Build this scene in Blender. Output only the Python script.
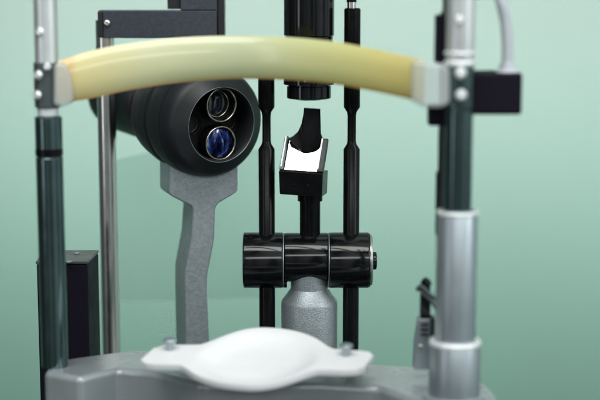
import bpy, bmesh, math, random
from mathutils import Vector, Matrix
random.seed(4)
R = math.radians
S = bpy.context.scene
for o in list(bpy.data.objects): bpy.data.objects.remove(o)
COL = S.collection

# ------------------------------------------------------------------ camera
PITCH = R(9); FPX = 1450.0; CAM = Vector((0, -1.0, 0))
cd = bpy.data.cameras.new('camera'); cam = bpy.data.objects.new('camera', cd); COL.objects.link(cam)
cam.location = CAM; cam.rotation_euler = (math.pi/2 - PITCH, 0, 0)
cd.sensor_width = 36; cd.lens = 36*FPX/600; cd.clip_start = .05; cd.clip_end = 50
cd.dof.use_dof = True; cd.dof.focus_distance = 1.135; cd.dof.aperture_fstop = 3.4; cd.dof.aperture_blades = 0
S.camera = cam

# ------------------------------------------------------------------ room light (indoor close-up: area lamps)
W = bpy.data.worlds.new('World'); S.world = W; W.use_nodes = True
wn = W.node_tree; wn.nodes.clear()
wo = wn.nodes.new('ShaderNodeOutputWorld'); wb = wn.nodes.new('ShaderNodeBackground')
wt = wn.nodes.new('ShaderNodeTexCoord'); wsx = wn.nodes.new('ShaderNodeSeparateXYZ'); wr = wn.nodes.new('ShaderNodeValToRGB')
wm = wn.nodes.new('ShaderNodeMapRange'); wm.inputs[1].default_value = -1; wm.inputs[2].default_value = 1
wn.links.new(wt.outputs['Generated'], wsx.inputs[0]); wn.links.new(wsx.outputs['Z'], wm.inputs[0])
wn.links.new(wm.outputs[0], wr.inputs[0]); wn.links.new(wr.outputs[0], wb.inputs[0]); wn.links.new(wb.outputs[0], wo.inputs[0])
wr.color_ramp.elements[0].position = .25; wr.color_ramp.elements[0].color = (.06, .08, .078, 1)
wr.color_ramp.elements[1].position = .8; wr.color_ramp.elements[1].color = (.34, .39, .38, 1)
# noise bands added to the world for light and dark streaks in the metal
wmp = wn.nodes.new('ShaderNodeMapping'); wmp.inputs['Scale'].default_value = (2.6, 2.6, .5); wnz = wn.nodes.new('ShaderNodeTexNoise'); wnz.inputs['Scale'].default_value = 1.3; wnz.inputs['Detail'].default_value = 1.5
wr2 = wn.nodes.new('ShaderNodeValToRGB'); wr2.color_ramp.elements[0].position = .40; wr2.color_ramp.elements[0].color = (.25, .25, .25, 1); wr2.color_ramp.elements[1].position = .58; wr2.color_ramp.elements[1].color = (1.7, 1.7, 1.7, 1)
wx = wn.nodes.new('ShaderNodeMix'); wx.data_type = 'RGBA'; wx.blend_type = 'MULTIPLY'; wx.inputs[0].default_value = 1; wx.clamp_result = False
wn.links.new(wt.outputs['Generated'], wmp.inputs[0]); wn.links.new(wmp.outputs[0], wnz.inputs[0]); wn.links.new(wnz.outputs[0], wr2.inputs[0])
wn.links.new(wr.outputs[0], wx.inputs[6]); wn.links.new(wr2.outputs[0], wx.inputs[7]); wn.links.new(wx.outputs[2], wb.inputs[0])
wg = wn.nodes.new('ShaderNodeMapRange'); wg.inputs[1].default_value = -1; wg.inputs[2].default_value = 1; wg.inputs[3].default_value = .25; wg.inputs[4].default_value = 1.35  # world dimmed on the left, added to keep the arm's side dark
wn.links.new(wsx.outputs['X'], wg.inputs[0]); wn.links.new(wg.outputs[0], wb.inputs[1])

def area(name, loc, target, sx, sy, power, col=(1, 1, 1)):
    l = bpy.data.lights.new(name, 'AREA'); l.shape = 'RECTANGLE'; l.size = sx; l.size_y = sy; l.energy = power; l.color = col
    o = bpy.data.objects.new(name, l); COL.objects.link(o); o.location = loc
    o.rotation_euler = (Vector(target)-Vector(loc)).to_track_quat('-Z', 'Y').to_euler()
    return o
area('ceiling_softbox', (-.1, -.75, 1.25), (0, .1, -.1), 1.9, .55, 21, (1, .99, .97))
area('left_highlight_strip', (-1.25, -1.0, .25), (0, .1, 0), .22, 1.3, 2.2, (.93, .97, 1))  # added strip lamp for upright highlights on polished metal
area('side_light', (1.5, -.7, .5), (0, .1, 0), .5, 1.0, 7, (.95, .98, 1))  # added soft lamp on the right, gives the metal contrast
wl = area('wall_gradient_lamp', (.55, .10, .58), (.57, 1.6, -.375), 2.9, .25, 7.9, (1, .925, .945)); wl.data.spread = R(40)  # added narrow-spread lamp that makes the wall fade darker downwards
area('front_highlight_strip', (.3, -2.5, .75), (0, .1, -.05), 3.2, .3, 16, (1, 1, 1))  # added wide strip lamp behind the camera for broad tube highlights
S.view_settings.view_transform = 'Standard'; S.view_settings.look = 'None'; S.view_settings.exposure = .1; S.view_settings.gamma = 1

# ------------------------------------------------------------------ photo measurements -> real positions
cp, sp = math.cos(PITCH), math.sin(PITCH)
def ray(u, v):
    x = (u-300)/FPX; y = -(v-200)/FPX
    return Vector((x, cp + y*sp, -sp + y*cp))
def P(u, v, Y):
    d = ray(u, v); return CAM + d*((Y-CAM.y)/d.y)
def G(u, v, z):
    d = ray(u, v); return CAM + d*((z-CAM.z)/d.z)
def px(n, Y, v=200):                                # n photo pixels at depth Y, in metres
    return n*((Y-CAM.y)/ray(300, v).y)/FPX

# ------------------------------------------------------------------ materials
def mat(name, col, rough=.5, metal=0, spec=.5, var=0, vscale=40, bump=0, bscale=200, coat=0, rvar=0, aniso=0, bdist=.0006, dirt=None):
    m = bpy.data.materials.new(name); m.use_nodes = True; n = m.node_tree; b = n.nodes['Principled BSDF']
    b.inputs['Base Color'].default_value = (*col, 1); b.inputs['Roughness'].default_value = rough
    b.inputs['Metallic'].default_value = metal; b.inputs['Specular IOR Level'].default_value = spec
    b.inputs['Coat Weight'].default_value = coat; b.inputs['Coat Roughness'].default_value = .08
    tc = n.nodes.new('ShaderNodeTexCoord')
    if var:
        t = n.nodes.new('ShaderNodeTexNoise'); t.inputs['Scale'].default_value = vscale; t.inputs['Detail'].default_value = 5
        n.links.new(tc.outputs['Object'], t.inputs[0])
        r = n.nodes.new('ShaderNodeValToRGB'); r.color_ramp.elements[0].position = .35; r.color_ramp.elements[1].position = .65
        lo = dirt or tuple(c*(1-var) for c in col); hi = tuple(min(1, c*(1+var)) for c in col)
        r.color_ramp.elements[0].color = (*lo, 1); r.color_ramp.elements[1].color = (*hi, 1)
        n.links.new(t.outputs[0], r.inputs[0]); n.links.new(r.outputs[0], b.inputs['Base Color'])
    if rvar:
        t = n.nodes.new('ShaderNodeTexNoise'); t.inputs['Scale'].default_value = 60; t.inputs['Detail'].default_value = 8
        n.links.new(tc.outputs['Object'], t.inputs[0])
        k = n.nodes.new('ShaderNodeMapRange'); k.inputs[1].default_value = .3; k.inputs[2].default_value = .7
        k.inputs[3].default_value = max(.02, rough-rvar); k.inputs[4].default_value = rough+rvar
        n.links.new(t.outputs[0], k.inputs[0]); n.links.new(k.outputs[0], b.inputs['Roughness'])
    if bump:
        t = n.nodes.new('ShaderNodeTexNoise'); t.inputs['Scale'].default_value = bscale; t.inputs['Detail'].default_value = 3
        n.links.new(tc.outputs['Object'], t.inputs[0])
        k = n.nodes.new('ShaderNodeBump'); k.inputs['Strength'].default_value = bump; k.inputs['Distance'].default_value = bdist
        n.links.new(t.outputs[0], k.inputs['Height']); n.links.new(k.outputs[0], b.inputs['Normal'])
    return m
M = {}
M['wall'] = mat('painted_wall', (.088, .265, .190), .5, var=.02, vscale=3, bump=.15, bscale=300)
_b = M['wall'].node_tree.nodes['Principled BSDF']; _b.inputs['Coat Weight'].default_value = 1; _b.inputs['Coat Roughness'].default_value = .52; _b.inputs['Coat IOR'].default_value = 2.7
M['chrome'] = mat('polished_steel', (.90, .86, .84), .22, 1, rvar=.04)
M['screw'] = mat('bright_screw_head', (.88, .90, .90), .28, .6)
M['steel'] = mat('satin_steel', (.80, .83, .84), .32, .7, rvar=.05, var=.03, vscale=20)
M['anod'] = mat('anodised_aluminium', (.40, .455, .49), .36, .75, rvar=.05, bump=.1, bscale=900)
M['rim'] = mat('turned_aluminium_rim', (.85, .88, .89), .35, .35)
M['darksteel'] = mat('dark_green_chromed_tube', (.13, .19, .195), .18, .95, rvar=.06, var=.15, vscale=25)
M['clamp'] = mat('grey_clamp_paint', (.085, .105, .11), .38, .3, rvar=.06)
M['cast'] = mat('grey_hammered_paint', (.38, .43, .455), .34, .5, var=.12, vscale=420, bump=.45, bscale=1200, rvar=.08)
M['speckle'] = mat('silver_speckled_paint', (.35, .39, .41), .38, .6, var=.18, vscale=900, bump=.6, bscale=1100, rvar=.08, bdist=.0004)
M['base'] = mat('smooth_grey_base_paint', (.31, .342, .36), .30, .25, var=.09, vscale=25, rvar=.05, bump=.2, bscale=600, coat=.8)
M['base'].node_tree.nodes['Principled BSDF'].inputs['Coat Roughness'].default_value = .26
M['gloss'] = mat('gloss_black_metal', (.004, .004, .005), .12, 0, .45, rvar=.03, coat=.1, bump=.03, bscale=700, bdist=.0001)
M['rod'] = mat('black_oxide_rod', (.004, .0038, .0045), .24, 0, .18, rvar=.05, var=.4, vscale=60)
M['matte'] = mat('matte_black_metal', (.014, .016, .019), .42, 0, .4, rvar=.05, bump=.2, bscale=1400, bdist=.0002)
M['slate'] = mat('slate_crackle_paint', (.045, .053, .068), .45, 0, .35, var=.12, vscale=300, bump=.35, bscale=900, rvar=.05)
M['slateside'] = mat('black_bracket_edge', (.012, .012, .016), .4)
M['box'] = mat('dark_plastic_box', (.008, .006, .013), .55, 0, .12, rvar=.05, bump=.1, bscale=500)
M['boxlid'] = mat('grey_lid_plastic', (.05, .057, .06), .35, 0, .5, rvar=.05)
M['white'] = mat('white_plastic_pad', (.80, .81, .825), .34, 0, .4, var=.03, vscale=22, bump=.1, bscale=400)
M['cable'] = mat('pale_cable_sheath', (.52, .56, .60), .4)
M['brass'] = mat('brass_ring', (.60, .57, .46), .2, 1)
M['dimring'] = mat('dark_bronze_ring', (.12, .09, .05), .3, 1)
M['hole'] = mat('blackened_bore', (.006, .006, .006), .6)
M['mirror'] = mat('silvered_mirror', (.96, .97, .98), .10, 1)
M['lens_dark'] = mat('coated_lens_dark', (.012, .015, .025), .04, 0, .9, coat=1)
M['clear'] = mat('milky_clear_plastic', (.62, .68, .69), .3, 0)
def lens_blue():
    m = mat('lens_blue_painted_streaks', (.02, .04, .35), .06, .55); n = m.node_tree; b = n.nodes['Principled BSDF']
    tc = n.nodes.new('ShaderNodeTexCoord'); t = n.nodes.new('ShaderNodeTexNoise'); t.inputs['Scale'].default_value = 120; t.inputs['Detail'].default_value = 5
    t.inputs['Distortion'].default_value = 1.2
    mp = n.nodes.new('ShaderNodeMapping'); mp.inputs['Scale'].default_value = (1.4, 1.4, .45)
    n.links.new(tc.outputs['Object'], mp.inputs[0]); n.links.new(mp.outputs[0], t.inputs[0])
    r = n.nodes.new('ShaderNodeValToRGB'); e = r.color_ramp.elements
    e[0].position = .47; e[0].color = (.006, .008, .03, 1); e[1].position = .74; e[1].color = (.80, .88, 1, 1)  # blue and white reflection streaks painted into the lens colour
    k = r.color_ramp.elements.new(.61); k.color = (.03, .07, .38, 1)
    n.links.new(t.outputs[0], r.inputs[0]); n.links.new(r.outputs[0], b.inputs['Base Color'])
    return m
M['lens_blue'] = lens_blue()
def band_mat():
    m = bpy.data.materials.new('translucent_yellow_rubber'); m.use_nodes = True; n = m.node_tree; b = n.nodes['Principled BSDF']
    tc = n.nodes.new('ShaderNodeTexCoord'); s = n.nodes.new('ShaderNodeSeparateXYZ'); n.links.new(tc.outputs['UV'], s.inputs[0])
    # rubber tint: yellower towards its clamped ends and along the lower edge (u = along the band)
    r = n.nodes.new('ShaderNodeValToRGB'); e = r.color_ramp.elements
    e[0].position = .035; e[0].color = (.82, .62, .26, 1); e[1].position = 1; e[1].color = (.92, .80, .32, 1)
    for p, c in ((.055, (.92, .82, .42)), (.25, (.86, .86, .56)), (.5, (.80, .84, .56)), (.72, (.88, .88, .46)), (.9, (.94, .86, .36))):
        k = e.new(p); k.color = (*c, 1)
    n.links.new(s.outputs[0], r.inputs[0])
    q = n.nodes.new('ShaderNodeValToRGB'); f = q.color_ramp.elements
    f[0].position = .0; f[0].color = (.88, .62, .25, 1); f[1].position = .11; f[1].color = (1, 1, 1, 1)
    n.links.new(s.outputs[1], q.inputs[0])
    mx = n.nodes.new('ShaderNodeMix'); mx.data_type = 'RGBA'; mx.blend_type = 'MULTIPLY'; mx.inputs[0].default_value = 1
    n.links.new(r.outputs[0], mx.inputs[6]); n.links.new(q.outputs[0], mx.inputs[7]); n.links.new(mx.outputs[2], b.inputs['Base Color'])
    b.inputs['Coat Weight'].default_value = .6; b.inputs['Coat Roughness'].default_value = .08; b.inputs['Roughness'].default_value = .28; b.inputs['Specular IOR Level'].default_value = .6
    tl = n.nodes.new('ShaderNodeBsdfTranslucent'); n.links.new(mx.outputs[2], tl.inputs[0])
    ms = n.nodes.new('ShaderNodeMixShader'); ms.inputs[0].default_value = .35
    n.links.new(b.outputs[0], ms.inputs[1]); n.links.new(tl.outputs[0], ms.inputs[2])
    out = n.nodes['Material Output']; n.links.new(ms.outputs[0], out.inputs[0])
    nz = n.nodes.new('ShaderNodeTexNoise'); nz.inputs['Scale'].default_value = 30
    n.links.new(tc.outputs['Object'], nz.inputs[0]); bp = n.nodes.new('ShaderNodeBump'); bp.inputs['Strength'].default_value = .25; bp.inputs['Distance'].default_value = .002
    n.links.new(nz.outputs[0], bp.inputs['Height']); n.links.new(bp.outputs[0], b.inputs['Normal'])
    return m
M['band'] = band_mat()
def clear_mat(name, tint, rough, mixf):
    m = bpy.data.materials.new(name); m.use_nodes = True; n = m.node_tree; b = n.nodes['Principled BSDF']
    b.inputs['Base Color'].default_value = (*tint, 1); b.inputs['Roughness'].default_value = rough
    t = n.nodes.new('ShaderNodeBsdfTransparent'); t.inputs[0].default_value = (*tint, 1)
    ms = n.nodes.new('ShaderNodeMixShader'); ms.inputs[0].default_value = mixf
    n.links.new(t.outputs[0], ms.inputs[1]); n.links.new(b.outputs[0], ms.inputs[2]); n.links.new(ms.outputs[0], n.nodes['Material Output'].inputs[0])
    return m
M['pane'] = clear_mat('clear_green_tinted_acrylic', (.87, .925, .905), .2, .09)
M['clear'] = clear_mat('milky_clear_plastic', (.84, .88, .89), .3, .40)

# ------------------------------------------------------------------ builders
class Thing:
    def __init__(s, name, label, cat, base, group=None):
        o = bpy.data.objects.new(name, None); COL.objects.link(o); o.location = base; o.empty_display_size = .02
        o['label'] = label; o['category'] = cat
        if group: o['group'] = group
        s.o = o; s.base = Vector(base)
def obj(name, bm, m, thing=None, parent=None, bevel=0, seg=3, angle=35, label=None):
    off = thing.base if thing else Vector((0, 0, 0))
    if thing: bmesh.ops.translate(bm, vec=-off, verts=bm.verts)
    bmesh.ops.recalc_face_normals(bm, faces=bm.faces)
    me = bpy.data.meshes.new(name); bm.to_mesh(me); bm.free()
    me.shade_smooth(); me.set_sharp_from_angle(angle=R(angle))
    o = bpy.data.objects.new(name, me); COL.objects.link(o)
    me.materials.append(M[m] if isinstance(m, str) else m)
    o.parent = parent if parent else (thing.o if thing else None)
    if bevel:
        b = o.modifiers.new('bevel', 'BEVEL'); b.width = bevel; b.segments = seg; b.limit_method = 'ANGLE'; b.angle_limit = R(30); b.harden_normals = True
    if label: o['label'] = label
    return o
def frame(d):
    d = Vector(d).normalized(); a = Vector((0, 0, 1)) if abs(d.z) < .9 else Vector((0, 1, 0))
    r = d.cross(a).normalized(); return r, r.cross(d).normalized(), d
def lathe(bm, prof, org, axis, n=64, cap0=True, cap1=True):          # prof: list of (s along axis, radius)
    r, u, d = frame(axis); org = Vector(org); rings = []
    for s, rad in prof:
        rings.append([bm.verts.new(org + d*s + (r*math.cos(2*math.pi*i/n) + u*math.sin(2*math.pi*i/n))*rad) for i in range(n)])
    for a, b in zip(rings, rings[1:]):
        for i in range(n): bm.faces.new((a[i], a[(i+1) % n], b[(i+1) % n], b[i]))
    if cap0: bm.faces.new(rings[0][::-1])
    if cap1: bm.faces.new(rings[-1])
    return bm
def cyl(bm, p0, p1, r0, r1=None, ch=0, n=48):
    p0, p1 = Vector(p0), Vector(p1); L = (p1-p0).length; r1 = r1 or r0
    pr = [(0, r0), (L, r1)] if not ch else [(0, r0-ch), (ch*.3, r0-ch*.3), (ch, r0), (L-ch, r1), (L-ch*.3, r1-ch*.3), (L, r1-ch)]
    return lathe(bm, pr, p0, p1-p0, n)
def prism(bm, pts, vec):
    a = [bm.verts.new(Vector(p)) for p in pts]; b = [bm.verts.new(Vector(p)+Vector(vec)) for p in pts]; n = len(a)
    bm.faces.new(a); bm.faces.new(b[::-1])
    for i in range(n): bm.faces.new((a[i], b[i], b[(i+1) % n], a[(i+1) % n]))
    return bm
def box(bm, c, sx, sy, sz, rot=None):
    c = Vector(c); vs = []
    for z in (-1, 1):
        for x, y in ((-1, -1), (1, -1), (1, 1), (-1, 1)):
            p = Vector((x*sx/2, y*sy/2, z*sz/2)); 
            if rot: p = rot @ p
            vs.append(bm.verts.new(c+p))
    for f in ((3, 2, 1, 0), (4, 5, 6, 7), (0, 1, 5, 4), (1, 2, 6, 5), (2, 3, 7, 6), (3, 0, 4, 7)): bm.faces.new([vs[i] for i in f])
    return bm
def tube(bm, pts, rad, n=20):
    pts = [Vector(p) for p in pts]
    # catmull-rom resample
    q = []
    ext = [2*pts[0]-pts[1]] + pts + [2*pts[-1]-pts[-2]]
    for i in range(1, len(ext)-2):
        for k in range(8):
            t = k/8; a, b, c, d = ext[i-1:i+3]
            q.append(.5*((2*b)+(c-a)*t+(2*a-5*b+4*c-d)*t*t+(3*b-a-3*c+d)*t**3))
    q.append(pts[-1]); rings = []
    for i, p in enumerate(q):
        d = (q[min(i+1, len(q)-1)]-q[max(i-1, 0)]); r, u, _ = frame(d)
        rings.append([bm.verts.new(p+(r*math.cos(2*math.pi*j/n)+u*math.sin(2*math.pi*j/n))*rad) for j in range(n)])
    for a, b in zip(rings, rings[1:]):
        for j in range(n): bm.faces.new((a[j], a[(j+1) % n], b[(j+1) % n], b[j]))
    bm.faces.new(rings[0][::-1]); bm.faces.new(rings[-1]); return bm
def torus(bm, c, axis, rad, r2, n=48, k=12):
    r, u, d = frame(axis); c = Vector(c); rings = []
    for i in range(n):
        a = 2*math.pi*i/n; e = r*math.cos(a)+u*math.sin(a)
        rings.append([bm.verts.new(c+e*(rad+r2*math.cos(2*math.pi*j/k))+d*r2*math.sin(2*math.pi*j/k)) for j in range(k)])
    for i in range(n):
        a, b = rings[i], rings[(i+1) % n]
        for j in range(k): bm.faces.new((a[j], b[j], b[(j+1) % k], a[(j+1) % k]))
    return bm
def screw(bm, c, axis, rad, h=None, slot=True):                       # domed head with a socket
    h = h or rad*.6
    pr = [(0, rad*.9), (h*.3, rad), (h*.7, rad*.9), (h, rad*.62), (h*1.02, rad*.42), (h*.55, rad*.38), (h*.5, .00002)]
    return lathe(bm, pr, c, axis, 24, True, True)
def B(): return bmesh.new()
Z = Vector((0, 0, 1)); TOCAM = Vector((0, -1, 0))

# ------------------------------------------------------------------ setting
bm = B(); v = [bm.verts.new(p) for p in ((-3, 1.6, -2), (3, 1.6, -2), (3, 1.6, 2.2), (-3, 1.6, 2.2))]; bm.faces.new(v)
w = obj('wall', bm, 'wall'); w['kind'] = 'structure'

# ------------------------------------------------------------------ headrest frame (nearest, slightly turned)
Z0 = P(55, 366, .02).z                                               # level of the base's top face
YL, YR = .02, -.06
hr = Thing('headrest_frame', 'chin and forehead support on two steel posts with yellow band and white chin pad', 'headrest', (0, -.02, Z0-.05))

# base beam: smooth grey casting
outl = [(44, 372), (80, 378), (119, 369), (150, 372), (200, 384), (320, 384), (378, 387), (403, 396), (424, 409), (490, 409), (498, 396), (486, 383), (430, 367), (365, 363), (300, 358), (150, 350), (128, 350), (76, 357), (52, 361)]
pts = [G(u, v_, Z0) for u, v_ in outl]
bm = prism(B(), [p + Vector((0, 0, 0)) for p in pts], (0, 0, -.05))
base = obj('base_beam', bm, 'base', hr, bevel=.0042, seg=5)

# left post
def post_x(u, v_, Y): return P(u, v_, Y)
pl = P(48, 100, YL); pl.x = P(50.5, 200, YL).x
def zl(v_): return P(50, v_, YL).z
def lp(v_): return Vector((pl.x, YL, zl(v_)))
bm = lathe(B(), [(0, px(11.5, YL)), (lp(-40).z-lp(62).z, px(11.5, YL))], lp(64), Z, 48)
pst = obj('post', B() if False else bm, 'steel', hr, label='upper left silver tube of the headrest')
bm = B(); r_ = px(13.4, YL)
lathe(bm, [(0, r_), (zl(156)-Z0-.001, r_), (zl(156)-Z0, r_-.0008), (zl(149)-Z0, r_-.0008), (zl(149)-Z0+.0006, r_), (zl(116)-Z0-.001, r_), (zl(116)-Z0, r_-.001)], (pl.x, YL, Z0), Z, 64)
pst2 = obj('lower_post', bm, 'darksteel', hr, label='dark polished lower tube of the left post')
bm = lathe(B(), [(0, px(9.5, YL)), (.001, px(10.5, YL)), (zl(106)-zl(116), px(10.5, YL))], lp(116), Z, 48)
obj('collar', bm, 'rim', hr)
obj('groove_ring', lathe(B(), [(0, r_-.0006), (.0003, r_+.0002), (zl(149)-zl(155.5), r_+.0002), (zl(149)-zl(155.5)+.0003, r_-.0006)], (pl.x, YL, zl(155.5)), Z, 64), 'rod', hr, parent=pst2)
# clamp joining post and band
bm = lathe(B(), [(0, px(11, YL)), (.001, px(13, YL)), (zl(63)-zl(108), px(13, YL)), (zl(62)-zl(108), px(12, YL))], lp(108), Z, 48)
cl = obj('clamp', bm, 'clamp', hr, bevel=.0006)
for (u, v_, r) in ((39, 75, 4.8), (38, 95, 4.8)):
    c = P(u, v_, YL-.0085); bm = screw(B(), c, (-.55, -1, .1), px(r, YL), px(4, YL)); obj('screw', bm, 'screw', hr, parent=cl)
c = P(47.5, 67, YL-.0095); obj('screw', screw(B(), c, (-.1, -1, .3), px(4, YL), px(3.4, YL)), 'screw', hr, parent=cl)
obj('screw', screw(B(), P(40.5, 32, YL-.0065), (-.45, -1, .1), px(4.8, YL), px(4.5, YL)), 'screw', hr, parent=pst)

# right post
prx = P(457.5, 200, YR).x
def zr(v_): return P(457, v_, YR).z
def rp(v_): return Vector((prx, YR, zr(v_)))
bm = lathe(B(), [(0, px(14, YR)), (zr(-40)-zr(66), px(14, YR))], rp(66), Z, 48)
pstr = obj('post', bm, 'steel', hr, label='upper right silver tube of the headrest')
r_ = px(14.5, YR)
bm = lathe(B(), [(0, r_), (zr(66)-zr(108), r_), ], rp(108), Z, 48)
clr = obj('clamp', bm, 'darksteel', hr, bevel=.0008)
bm = lathe(B(), [(0, px(14, YR)), (zr(109)-zr(212), px(14, YR))], rp(212), Z, 64)
obj('lower_post', bm, 'darksteel', hr, label='short dark polished lower tube of the right post')
for (u, v_, r) in ((459, 20, 4.6),):
    obj('screw', screw(B(), P(u, v_, YR-.009), (.05, -1, .1), px(r, YR), px(4, YR)), 'screw', hr, parent=pstr)
for (u, v_, r) in ((460.5, 73, 6), (461, 95, 6)):
    obj('screw', screw(B(), P(u, v_, YR-.009), (.08, -1, .1), px(r, YR), px(5, YR)), 'screw', hr, parent=clr)
bm = B(); torus(bm, rp(53), Z, px(13.5, YR), px(2.2, YR)); obj('ring', bm, 'rim', hr, parent=pstr)
bm = B(); torus(bm, rp(63), Z, px(13.5, YR), px(2.8, YR)); obj('ring', bm, 'rim', hr, parent=pstr)
# silver sleeve and foot
rs = px(20.6, YR); zt = zr(212)
bm = lathe(B(), [(0, rs), (zr(213)-zr(340), rs), (zr(211)-zr(340), rs-.0007), (zr(209.5)-zr(340), rs-.0025)], rp(340), Z, 72)
sl = obj('sleeve', bm, 'anod', hr, bevel=.0006)
obj('sleeve_rim', torus(B(), rp(212.5), Z, rs-.0012, .0017, 64), 'rim', hr, parent=sl)
rf = px(26.3, YR); H = zr(341)-zr(395)
bm = lathe(B(), [(0, rf), (H-.002, rf), (H-.0006, rf-.0008), (H, rf-.003), (H, rs-.003)], rp(395), Z, 72)
ft = obj('foot', bm, 'anod', hr, bevel=.0004)
obj('foot_rim', torus(B(), rp(342.5), Z, rf-.0022, .0024, 64), 'rim', hr, parent=ft)
bm = lathe(B(), [(0, rf+px(6, YR)), (px(2.5, YR), rf+px(5.5, YR)), (px(4.5, YR), rf+px(1, YR)), (px(5, YR), rf-.001)], (prx, YR, Z0), Z, 72)
obj('foot_flange', bm, 'base', hr, parent=ft)
# dark side bar behind the right post
yb = YR+.022
def pbox(bm, u0, u1, v0, v1, Y, dy):
    a = P(u0, v0, Y); b = P(u1, v1, Y); return box(bm, ((a.x+b.x)/2, Y+dy/2, (a.z+b.z)/2), abs(b.x-a.x), dy, abs(a.z-b.z))
sb = obj('side_bar', pbox(B(), 441, 451, 12, 238, yb, .008), 'matte', hr, bevel=.001)
obj('slider', pbox(B(), 436.5, 452, 15, 64, yb-.003, .014), 'box', hr, parent=sb, bevel=.0012)
obj('slider', pbox(B(), 429, 448, 105, 126, yb-.003, .014), 'box', hr, parent=sb, bevel=.0012)
obj('strip', pbox(B(), 436.5, 441.0, 172, 236, yb+.001, .006), 'box', hr, parent=sb, bevel=.0008)
obj('top_pin', pbox(B(), 443.5, 450, -20, 14, yb, .006), 'matte', hr, parent=sb, bevel=.0008)

# fixation lamp box with cable, on the right
fb = obj('lamp_box', pbox(B(), 469, 522, 73, 115, YR+.004, .03), 'box', hr, bevel=.0022)
bm = lathe(B(), [(0, px(11.5, YR)), (.001, px(12, YR)), (px(3, YR), px(11, YR)), (px(4.5, YR), px(8.5, YR)), (px(11, YR), px(7.5, YR))], P(507, 73.5, YR+.016), Z, 32)
obj('cable_gland', bm, 'cable', hr, parent=fb)
yc = YR+.016
bm = tube(B(), [P(507, 70, yc), P(507.5, 45, yc), P(505.5, 20, yc), P(499.5, -4, yc), P(490, -30, yc+.01)], px(5.8, YR))
obj('cable', bm, 'cable', hr, parent=fb)

# forehead band
def spline(xs, ys, x):
    n = len(xs)
    for i in range(n-1):
        if x <= xs[i+1] or i == n-2: break
    def sl_(k):
        k0 = max(k-1, 0); k1 = min(k+1, n-1); return (ys[k1]-ys[k0])/(xs[k1]-xs[k0])
    h = xs[i+1]-xs[i]; t = (x-xs[i])/h
    return (2*t**3-3*t*t+1)*ys[i]+(t**3-2*t*t+t)*h*sl_(i)+(-2*t**3+3*t*t)*ys[i+1]+(t**3-t*t)*h*sl_(i+1)
ux = [58, 90, 130, 180, 230, 280, 330, 370, 400, 424]
tv = [61, 51, 43, 37.5, 35.5, 36.5, 41, 48, 54.5, 60]
bv = [104, 98.5, 90, 82.5, 79, 79.5, 83.5, 90.5, 97, 103]
def band_y(u):
    t = (u-58)/(424-58); return (YL-.004)*(1-t) + (YR-.004)*t + .05*math.sin(math.pi*t)
bm = B(); NU, NV = 90, 16; uvl = bm.loops.layers.uv.new('uv'); F = []; K = []
for side in (0, 1):
    g = []
    for i in range(NU+1):
        u = 58+(424-58)*i/NU; Y = band_y(u); row = []
        a = P(u, spline(ux, tv, u), Y); b = P(u, spline(ux, bv, u), Y)
        for j in range(NV+1):
            t = j/NV; k = (1-abs(2*t-1)**2.4)                      # rounded section
            p = b.lerp(a, t); p.y += (-.0052 if side == 0 else .0022)*k
            row.append((bm.verts.new(p), i/NU, t))
        g.append(row)
    for i in range(NU):
        for j in range(NV):
            q = [g[i][j], g[i+1][j], g[i+1][j+1], g[i][j+1]]
            f = bm.faces.new([x[0] for x in q])
            for l, x in zip(f.loops, q): l[uvl].uv = (x[1], x[2])
bmesh.ops.remove_doubles(bm, verts=bm.verts, dist=1e-5)
fbn = obj('forehead_band', bm, 'band', hr, angle=60, label='arched translucent yellow rubber forehead band')
# milky end pieces that hold the band
def endpiece(quad, Y0, Y1, th):
    n = len(quad); bm = B()
    us = [q[0] for q in quad]; lo, hi = min(us), max(us)
    prism(bm, [P(u, v_, Y0+(Y1-Y0)*(u-lo)/(hi-lo)) - Vector((0, th/2, 0)) for u, v_ in quad], (0, th, 0)); return bm
obj('band_holder', endpiece([(55, 64), (62, 61), (69, 67), (73, 80), (75, 96), (73, 103), (62, 107), (55, 104)], YL-.008, YL-.003, .014), 'clear', hr, parent=fbn, bevel=.003, seg=4)
obj('band_holder', endpiece([(411, 60), (425, 61), (443, 64), (449, 68), (449, 103), (440, 107), (424, 107), (411, 101)], YR-.004, YR-.009, .012), 'clear', hr, parent=fbn, bevel=.003, seg=4)

# chin rest: white dished plate, tilted to the viewer, on two pins
cc = G(257.5, 364.5, Z0+.0125); yaw = math.atan2(YR-YL, prx-pl.x)
rotc = Matrix.Rotation(yaw*.45, 3, 'Z') @ Matrix.Rotation(R(10.5), 3, 'X')
def half(x):
    e = .0410*max(0, 1-(abs(x)/.0500)**2.0)**.62 if abs(x) < .0500 else 0
    ax = abs(x); q_ = min(1, max(0, (ax-.066)/.0117)); tb = max(.0100, .0160*(1-.12*q_)*(1-q_**5)**.5)
    k = .009
    hh = max(k-abs(e-tb), 0)/k
    return max(e, tb)+hh*hh*k*.25
bm = B(); NX, NYc = 130, 44; g = []
for i in range(NX+1):
    x = .0777*math.sin(math.pi/2*(2*i/NX-1)); h = half(x); row = []
    for j in range(NYc+1):
        y = h*(2*j/NYc-1)
        rr = math.sqrt((x/.0455)**2+(y/.0405)**2)
        e2 = math.exp(-(rr/.72)**4)
        z = .0055 - .0065*math.exp(-(rr/.80)**8) + .0042*max(0, y/.0405)*math.exp(-(x/.05)**4) - .001*max(0, -y/.0405)**2*math.exp(-(x/.05)**4)
        row.append(bm.verts.new(cc + rotc @ Vector((x+.26*y*min(1, abs(x)/.05), y, z))))
    g.append(row)
for i in range(NX):
    for j in range(NYc): bm.faces.new((g[i][j], g[i+1][j], g[i+1][j+1], g[i][j+1]))
bmesh.ops.smooth_vert(bm, verts=bm.verts, factor=.5, use_axis_x=False, use_axis_y=False, use_axis_z=True)
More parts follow.
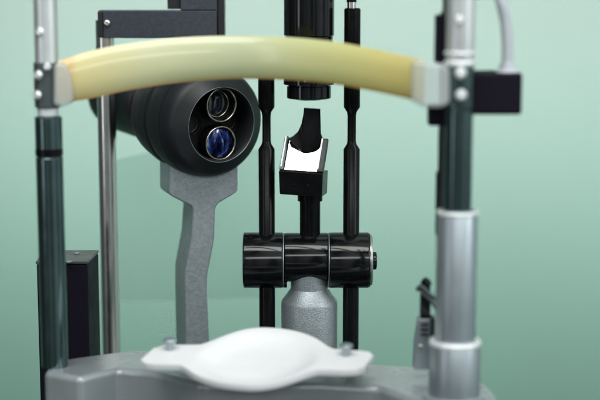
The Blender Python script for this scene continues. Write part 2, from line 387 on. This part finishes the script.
bmesh.ops.smooth_vert(bm, verts=bm.verts, factor=.5, use_axis_x=False, use_axis_y=False, use_axis_z=True)
chin = obj('chin_rest', bm, 'white', hr, angle=80)
so = chin.modifiers.new('thickness', 'SOLIDIFY'); so.thickness = .0042; so.offset = -1
bv_ = chin.modifiers.new('bevel', 'BEVEL'); bv_.width = .0012; bv_.segments = 3; bv_.angle_limit = R(50)
for u, v_, c in ((170, 360, 0), (346, 366, 0)):
    p = G(u, v_, Z0+.012)+Vector((0, 0, .0068))
    bm = lathe(B(), [(-.012, .0022), (.002, .0022), (.0035, .0026), (.0055, .0030), (.0062, .0042), (.0074, .0050), (.0086, .0046), (.0094, .0026), (.0097, .0008)], p, Z, 32)
    obj('pin', bm, 'anod', hr, parent=chin)
# chin-rest support block under the plate
c0 = G(257, 372, Z0)
bm = lathe(B(), [(0, .012), (.003, .011)], (cc.x, cc.y, Z0+.0005), Z, 48); obj('chin_support', bm, 'base', hr)

# small latch beside the right post
yt = YR+.045
lt = obj('latch', pbox(B(), 420.5, 430.5, 291, 320, yt, .009), 'gloss', hr, bevel=.0012)
bm = tube(B(), [P(425.5, 292, yt), P(425.5, 284, yt-.001), P(428, 281.5, yt-.002)], px(5.2, yt)); obj('latch_knob', bm, 'gloss', hr, parent=lt)
bm = tube(B(), [P(417.5, 290, yt-.006), P(421, 286.5, yt-.008), P(428, 293, yt-.008), P(436, 300, yt-.006), P(441, 304, yt-.002)], px(2.3, yt)); obj('latch_lever', bm, 'clamp', hr, parent=lt)
bm = tube(B(), [P(421, 292, yt-.007), P(429, 299, yt-.008), P(438, 311, yt-.004)], px(1.6, yt)); obj('latch_lever', bm, 'clamp', hr, parent=lt)
bm = prism(B(), [P(418.5, 319, yt-.001), P(431, 319, yt-.001), P(434, 340, yt-.001), P(432, 370, yt-.001), P(413.5, 370, yt-.001), P(414.5, 345, yt-.001)], (0, .012, 0)); obj('latch_housing', bm, 'anod', hr, parent=lt, bevel=.001)
obj('latch_housing_edge', pbox(B(), 430.5, 434, 318, 369, yt-.0035, .010), 'matte', hr, parent=lt, bevel=.0006)
for k, vv in enumerate((324, 329, 334)):
    obj('rib', pbox(B(), 421, 428, vv, vv+2, yt-.003, .004), 'matte', hr, parent=lt)
obj('latch_screw', screw(B(), P(420.5, 347, yt-.001), TOCAM, px(2.6, yt)), 'brass', hr, parent=lt)

# ------------------------------------------------------------------ illumination tower
YT = .12
def q(u, v_, Y=YT): return P(u, v_, Y)
tw = Thing('illumination_tower', 'black light column with twin rods, tilted mirror and glossy drum on a silver pillar', 'slit lamp', (q(309, 350).x, YT, q(309, 380).z))
rd = px(28, YT, 260); cL, cR = q(243.5, 259.5), q(370, 259.5)
zc = q(309, 260).z
def dr(u): return Vector((q(u, 260).x, YT, zc))
segs = [(243.5, 283.2, 28), (284.0, 328.3, 24.6), (329.1, 369, 28)]
for k, (a, b, r) in enumerate(segs):
    dz = Vector((0, 0, px(2.9, YT, 260) if k == 1 else 0)); bm = cyl(B(), dr(a)+dz, dr(b)+dz, px(r, YT, 260), ch=.0011, n=96); dd = obj('drum', bm, 'gloss', tw, angle=50)
    if k == 2:
        cap = obj('end_cap', cyl(B(), dr(368.8), dr(372), px(25.5, YT, 260), ch=.0008, n=96), 'anod', tw, parent=dd)
        obj('cap_ring', torus(B(), dr(369.6), (1, 0, 0), px(26.6, YT, 260), .0005, 96), 'brass', tw, parent=dd)
        obj('end_knob', cyl(B(), dr(372)+Vector((0, -.003, 0)), dr(376.5)+Vector((0, -.003, 0)), px(9, YT, 260), ch=.0012), 'gloss', tw, parent=dd)
for uu in (283.6, 328.7):
    obj('drum_ring', torus(B(), dr(uu), (1, 0, 0), px(26.9 if uu < 300 else 26.9, YT, 260), .00045, 96), 'anod', tw)
obj('drum_core', cyl(B(), dr(283), dr(329.5), px(19, YT, 260), n=64), 'rod', tw)
# set screw on underside of left segment
obj('grub_screw', cyl(B(), dr(280)-Vector((0, .001, px(24, YT))), dr(287)-Vector((0, .001, px(24, YT))), px(4, YT)), 'rod', tw)
# rods
def rodprof(vt, vb, r, waist):
    X = None; prof = []
    return prof
def rod(u, vtop, vbot, w, waist=(110, 147)):
    c = q(u, 260); Zb = q(u, vbot).z
    def s(v_): return q(u, v_).z-Zb
    r = px(w/2, YT); rn = r*.52
    pr = [(0, r), (s(waist[1]+2), r), (s(waist[1]-3), rn*1.15), (s(waist[1]-6), rn), (s(waist[0]+6), rn), (s(waist[0]+2), rn*1.15), (s(waist[0]-3), r), (s(vtop)-.001, r), (s(vtop), r-.001)]
    return lathe(B(), pr, (c.x, YT, Zb), Z, 40)
r1 = obj('rod', rod(267, 62, 380, 16.2), 'rod', tw)
r2 = obj('rod', rod(351, 8, 380, 16.2), 'rod', tw)
c = q(351.5, 8); obj('pin', cyl(B(), c-Vector((0, 0, .002)), (c.x, c.y, q(351, -20).z), px(4.3, YT)), 'chrome', tw, parent=r2)
obj('pin_groove', cyl(B(), (c.x, c.y, q(351, 2).z), (c.x, c.y, q(351, -1).z), px(4.9, YT)), 'rod', tw, parent=r2)
# stem between drum and mirror
c = q(310, 260); z0 = q(310, 236).z
bm = lathe(B(), [(0, px(10.3, YT)), (q(310, 201).z-z0, px(10.3, YT)), (q(310, 200.5).z-z0, px(12.5, YT)), (q(310, 190).z-z0, px(12.5, YT))], (c.x, YT, z0), Z, 48)
obj('stem', bm, 'rod', tw)
# pillar
c = q(309, 300); zb = q(309, 380).z
def s(v_): return q(309, v_).z-zb
rp_ = px(28, YT, 320)
bm = lathe(B(), [(0, rp_), (s(302.5), rp_), (s(300), rp_-.0006), (s(289.5), px(19.5, YT, 290)), (s(288), px(18.6, YT, 290)), (s(272), px(18.6, YT, 290))], (q(309.3, 300).x, YT, zb), Z, 96)
obj('pillar', bm, 'speckle', tw, angle=25, bevel=.0003)
# lamp housing
zb = q(309, 98).z; cx = q(309, 60).x
def s(v_): return q(309, v_).z-zb
R1 = px(22.2, YT, 90)
bm = lathe(B(), [(0, R1-.003), (0, R1-.0005), (.0005, R1), (s(86), R1), (s(85.5), R1-.001), (s(84.5), R1-.001), (s(84), R1+.0026), (s(78), R1+.0026), (s(77.5), R1-.001), (s(60), R1-.001), (s(59), R1+.0012), (s(36), R1+.0012), (s(35), R1+.0022), (s(-30), R1+.0022)], (cx, YT, zb), Z, 96)
lh = obj('lamp_housing', bm, 'gloss', tw, angle=40)
obj('condenser_lens', lathe(B(), [(.0004, R1-.0035), (-.0012, R1*.6), (-.0016, .0001)], (cx, YT, zb), Z, 48), 'lens_dark', tw, parent=lh)
obj('focus_screw', screw(B(), q(305, 81, YT-R1-.002), TOCAM, px(2.0, YT), px(2.2, YT)), 'brass', tw, parent=lh)
# mirror holder
YM = YT-.018
k = lambda u, v_, Y=YM: P(u, v_, Y)
turn = Matrix.Rotation(R(-13), 3, 'Z') @ Matrix.Rotation(R(2), 3, 'Y')
pc = Vector((k(304.8, 184).x, YT-.002, k(305, 184).z))
def T(x, y, z): return pc + turn @ Vector((x, y, z))
hw = px(22.6, YM); hh_ = px(12, YM)
bm = B(); prism(bm, [T(-hw*.92, -.016, -hh_), T(hw*1.0, -.016, -hh_), T(hw, -.016, hh_), T(-hw, -.016, hh_)], turn @ Vector((0, .020, 0)))
mh = obj('mirror_holder', bm, 'rod', tw, bevel=.0008)
for x in (-.28, .36):
    obj('holder_screw', screw(B(), T(hw*x, -.0162, -.001), turn @ Vector((0, -1, 0)), .0012, .0006), 'rod', tw, parent=mh)
# mirror: leans back 55 degrees from level
ml = px(47, YM); tl_ = R(57)
ty, tz = math.cos(tl_), math.sin(tl_)
a0 = (-.0135, hh_+.0006)
def mp_(x, s_, n_=0): return T(x, a0[0]+ty*s_-tz*n_, a0[1]+tz*s_+ty*n_)
mw = hw*.78
bm = B(); prism(bm, [mp_(-mw, 0), mp_(mw, 0), mp_(mw, .0275), mp_(-mw, .0275)], mp_(0, 0, -.002)-mp_(0, 0, 0))
mr = obj('mirror', bm, 'mirror', tw, bevel=.0003, label='small tilted mirror reflecting white light')
bm = B(); prism(bm, [mp_(-hw*.96, -.002, -.0022), mp_(hw*.96, -.002, -.0022), mp_(hw*.96, .027, -.0022), mp_(-hw*.96, .027, -.0022)], mp_(0, 0, -.005)-mp_(0, 0, -.0022))
obj('mirror_back', bm, 'matte', tw, bevel=.0005)
for sgn in (-1, 1):
    x0 = sgn*hw*(.82 if sgn < 0 else .72); wd = sgn*hw*(.15 if sgn < 0 else .27)
    bm = B(); prism(bm, [mp_(x0, -.001, -.002), mp_(x0, -.001, .003), mp_(x0, .027, .003), mp_(x0, .0285, .001), mp_(x0, .0285, -.002)], turn @ Vector((wd, 0, 0)))
    obj('side_cheek', bm, 'clamp' if sgn < 0 else 'matte', tw, parent=mh, bevel=.0005)
    e = sgn*hw*(.9 if sgn < 0 else .76)
    bm = B(); prism(bm, [mp_(e-.0005, .001, .0031), mp_(e+.0005, .001, .0031), mp_(e+.0005, .027, .0031), mp_(e-.0005, .027, .0031)], mp_(0, 0, .0036)-mp_(0, 0, .0031))
    obj('cheek_edge', bm, 'anod', tw, parent=mh)
# tongue rising above mirror
YK = YT-.004
tg = [(299, 148.5), (302, 150.5), (306, 151.5), (312, 151.5), (316.5, 150.5), (319.5, 148.5), (321, 144), (323, 139), (321, 134), (319.3, 127), (319.3, 118), (320.3, 109), (304, 108), (303.5, 114), (301.5, 124), (298, 132), (293, 136.5), (287.5, 139), (293, 142)]
YQ = YT-.0175
bm = B(); fr = []
for u, v_ in tg:
    Yv = YT-.006 if v_ < 145 else YT-.006-(v_-145)/7*.003
    fr.append(P(u, v_, Yv))
prism(bm, fr, (0, .005, 0)); bmesh.ops.triangulate(bm, faces=bm.faces)
obj('tongue', bm, 'rod', tw, angle=50)

# ------------------------------------------------------------------ microscope on its arm
FO = P(222, 125, .145)
yw = R(33.5); fwd = Vector((math.sin(yw), -math.cos(yw), -.06)).normalized(); bk = -fwd
rt = Vector((math.cos(yw), math.sin(yw), 0)); up = rt.cross(fwd).normalized()
if up.z < 0: up = -up
ms = Thing('microscope', 'black microscope head with two round lenses on a grey hammered arm', 'microscope', (P(192, 350, .19).x, .19, P(192, 380, .19).z))
ro = px(37, .145, 125)
prof = [(.022, ro*.93), (.004, ro*.96), (.0015, ro), (0, ro+.0007), (.0003, ro+.0014), (.0022, ro+.0028), (.005, .0388), (.009, .0420), (.015, .0442), (.0212, .0452), (.0216, .0442), (.0226, .0442), (.0230, .0455), (.034, .0458), (.042, .0450), (.0424, .0438), (.050, .0434), (.0504, .0444), (.060, .0440), (.0605, .0424), (.074, .0415), (.080, .0400), (.083, .034)]
bell = obj('bell_housing', lathe(B(), prof, FO, bk, 128, False, False), 'matte', ms, angle=40)
obj('front_ring', torus(B(), FO+bk*.0004, fwd, ro+.0008, .00035, 96), 'anod', ms, parent=bell)
prof = [(.078, .030), (.082, .0338), (.090, .0342), (.092, .0325), (.170, .0325), (.182, .0305), (.187, .025), (.188, .0001)]
obj('rear_tube', lathe(B(), prof, FO+up*.002, bk, 96, False, False), 'matte', ms)
obj('tube_glint_ring', torus(B(), FO+up*.002+bk*.0925, bk, .0335, .0011, 96), 'gloss', ms)  # added glossy ring that catches a bright arc at the tube joint
obj('lens_plate', lathe(B(), [(.0205, .0001), (.0205, ro*.94), (.0225, ro*.94)], FO, bk, 64, False, True), 'hole', ms, parent=bell)
def at(x, z, d): return FO + rt*x + up*z + bk*d
r15 = px(17.0, .145, 125)
for z, mt, nm in ((px(19.3, .145), 'lens_dark', 'upper lens, dark and clear'), (-px(19.2, .145), 'lens_blue', 'lower lens with painted blue reflection')):
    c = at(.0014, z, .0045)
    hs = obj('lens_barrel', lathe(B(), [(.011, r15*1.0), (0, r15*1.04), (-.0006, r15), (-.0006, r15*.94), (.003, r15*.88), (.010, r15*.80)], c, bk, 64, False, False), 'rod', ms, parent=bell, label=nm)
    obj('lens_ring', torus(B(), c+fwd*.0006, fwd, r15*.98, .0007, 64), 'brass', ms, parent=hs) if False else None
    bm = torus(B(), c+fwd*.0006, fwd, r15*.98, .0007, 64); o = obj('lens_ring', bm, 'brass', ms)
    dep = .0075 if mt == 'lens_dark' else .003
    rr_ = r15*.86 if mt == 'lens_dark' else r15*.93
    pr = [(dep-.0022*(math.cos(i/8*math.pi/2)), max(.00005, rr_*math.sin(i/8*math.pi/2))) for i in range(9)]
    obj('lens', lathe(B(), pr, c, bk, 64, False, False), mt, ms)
    if mt == 'lens_dark':
        obj('inner_ring', torus(B(), c+bk*.0065, fwd, r15*.78, .0005, 64), 'brass', ms)
# dim side apertures
for x in (-px(23, .145), px(21, .145)):
    c = at(x, -.001, .017)
    for rr2, mt in ((.0085, 'rod'), (.0065, 'dimring'), (.0045, 'rod')):
        obj('aperture_ring', torus(B(), c+bk*(.0085-rr2)*1.2, fwd, rr2, .0005, 48), mt, ms, parent=bell)
# yoke + stem: hammered grey casting
YY = .165
front = [(169, 150), (238, 150), (238, 190), (236, 193), (219, 203), (215.5, 208), (214.5, 240), (207.5, 275), (207, 290), (210, 350), (210.5, 375), (185.5, 375), (185.5, 350), (184.5, 290), (184.5, 272), (191, 238), (193, 210), (191, 206), (171, 196), (169, 193)]
bm = prism(B(), [P(u, v_, YY) for u, v_ in front], (-.0105, .030, .001)); 
obj('arm', bm, 'cast', ms, bevel=.0022, seg=4)

# ------------------------------------------------------------------ steel rod with black bracket
YB = .22
st = Thing('bracket_stand', 'tall chrome rod carrying a slate grey angled bracket, upper left', 'stand', (P(108, 352, YB).x, YB, P(108, 380, YB).z))
c = P(108.5, 200, YB); r_ = px(9.1, YB)
obj('rod', cyl(B(), (c.x, YB, P(108, 385, YB).z), (c.x, YB, P(108, 20, YB).z), r_, n=64), 'chrome', st)
y0 = YB-.013
bm = B(); zt, zb = P(110, 10.5, y0).z, P(110, 38, y0).z
xs = [P(u, 25, y0).x for u in (97, 122, 217)]
pl2 = [(xs[0], y0+.010), (xs[0]+.003, y0+.002), (xs[0]+.009, y0), (xs[1], y0-.001), (xs[1]+.004, y0-.003), (xs[2], y0-.003), (xs[2], y0+.022), (xs[0], y0+.022)]
prism(bm, [Vector((x, y, zb)) for x, y in pl2], (0, 0, zt-zb))
br = obj('bracket', bm, 'slate', st, bevel=.0008)
a = pbox(B(), 180, 217, -25, 10.2, y0-.003, .02); obj('upright', a, 'slate', st, bevel=.0008)
a = pbox(B(), 217.3, 224.5, -25, 37.8, y0+.0005, .02); obj('upright_edge', a, 'slateside', st, bevel=.0006)
a = pbox(B(), 167, 180, -25, 9, y0+.004, .012); obj('rear_upright', a, 'slateside', st, bevel=.0006)
obj('end_block', pbox(B(), 97.4, 103, 11.2, 37.4, y0-.0005, .004), 'slateside', st, bevel=.001)
obj('bracket_screw', screw(B(), P(107, 23, y0-.0005), TOCAM, px(3.4, YB), px(2, YB)), 'chrome', st, parent=br)

# ------------------------------------------------------------------ dark box behind the left post
YX = .10
bx = Thing('power_box', 'tall black box with grey lid and screws, standing behind the left post', 'box', (P(65, 390, YX).x, YX+.02, P(65, 420, YX).z))
bd = pbox(B(), 37.5, 92.5, 264.5, 425, YX, .001); bd.free()
a, b = P(36.5, 264.5, YX), P(91, 425, YX)
bm = prism(B(), [(a.x, YX, b.z), (b.x, YX, b.z), (P(98.5, 255, YX+.045).x, YX+.045, b.z), (P(44, 255, YX+.045).x, YX+.045, b.z)], (0, 0, a.z-b.z))
bd = obj('body', bm, 'box', bx, bevel=.0012)
bm = prism(B(), [(a.x-.0006, YX-.0008, a.z+.0003), (b.x+.0006, YX-.0008, a.z+.0003), (P(98.9, 255, YX+.045).x, YX+.046, a.z+.0003), (P(44, 255, YX+.045).x, YX+.046, a.z+.0003)], (0, 0, .0022))
ld = obj('lid', bm, 'boxlid', bx, bevel=.0007)
for u, v_ in ((69, 262), (77, 253.5)):
    p = G(u, v_, a.z+.0025); obj('lid_screw', screw(B(), p, Z, .0028, .0008), 'anod', bx, parent=ld)

# ------------------------------------------------------------------ clear pane behind the microscope arm
YP = .34
pn = B(); prism(pn, [P(112, 161, YP), P(147, 153, YP), P(262, 150, YP), P(262, 298, YP), P(112, 302, YP)], (0, .0025, 0))
o = obj('acrylic_shield', pn, 'pane'); 
o['label'] = 'clear faintly tinted acrylic pane behind the grey microscope arm'; o['category'] = 'shield'
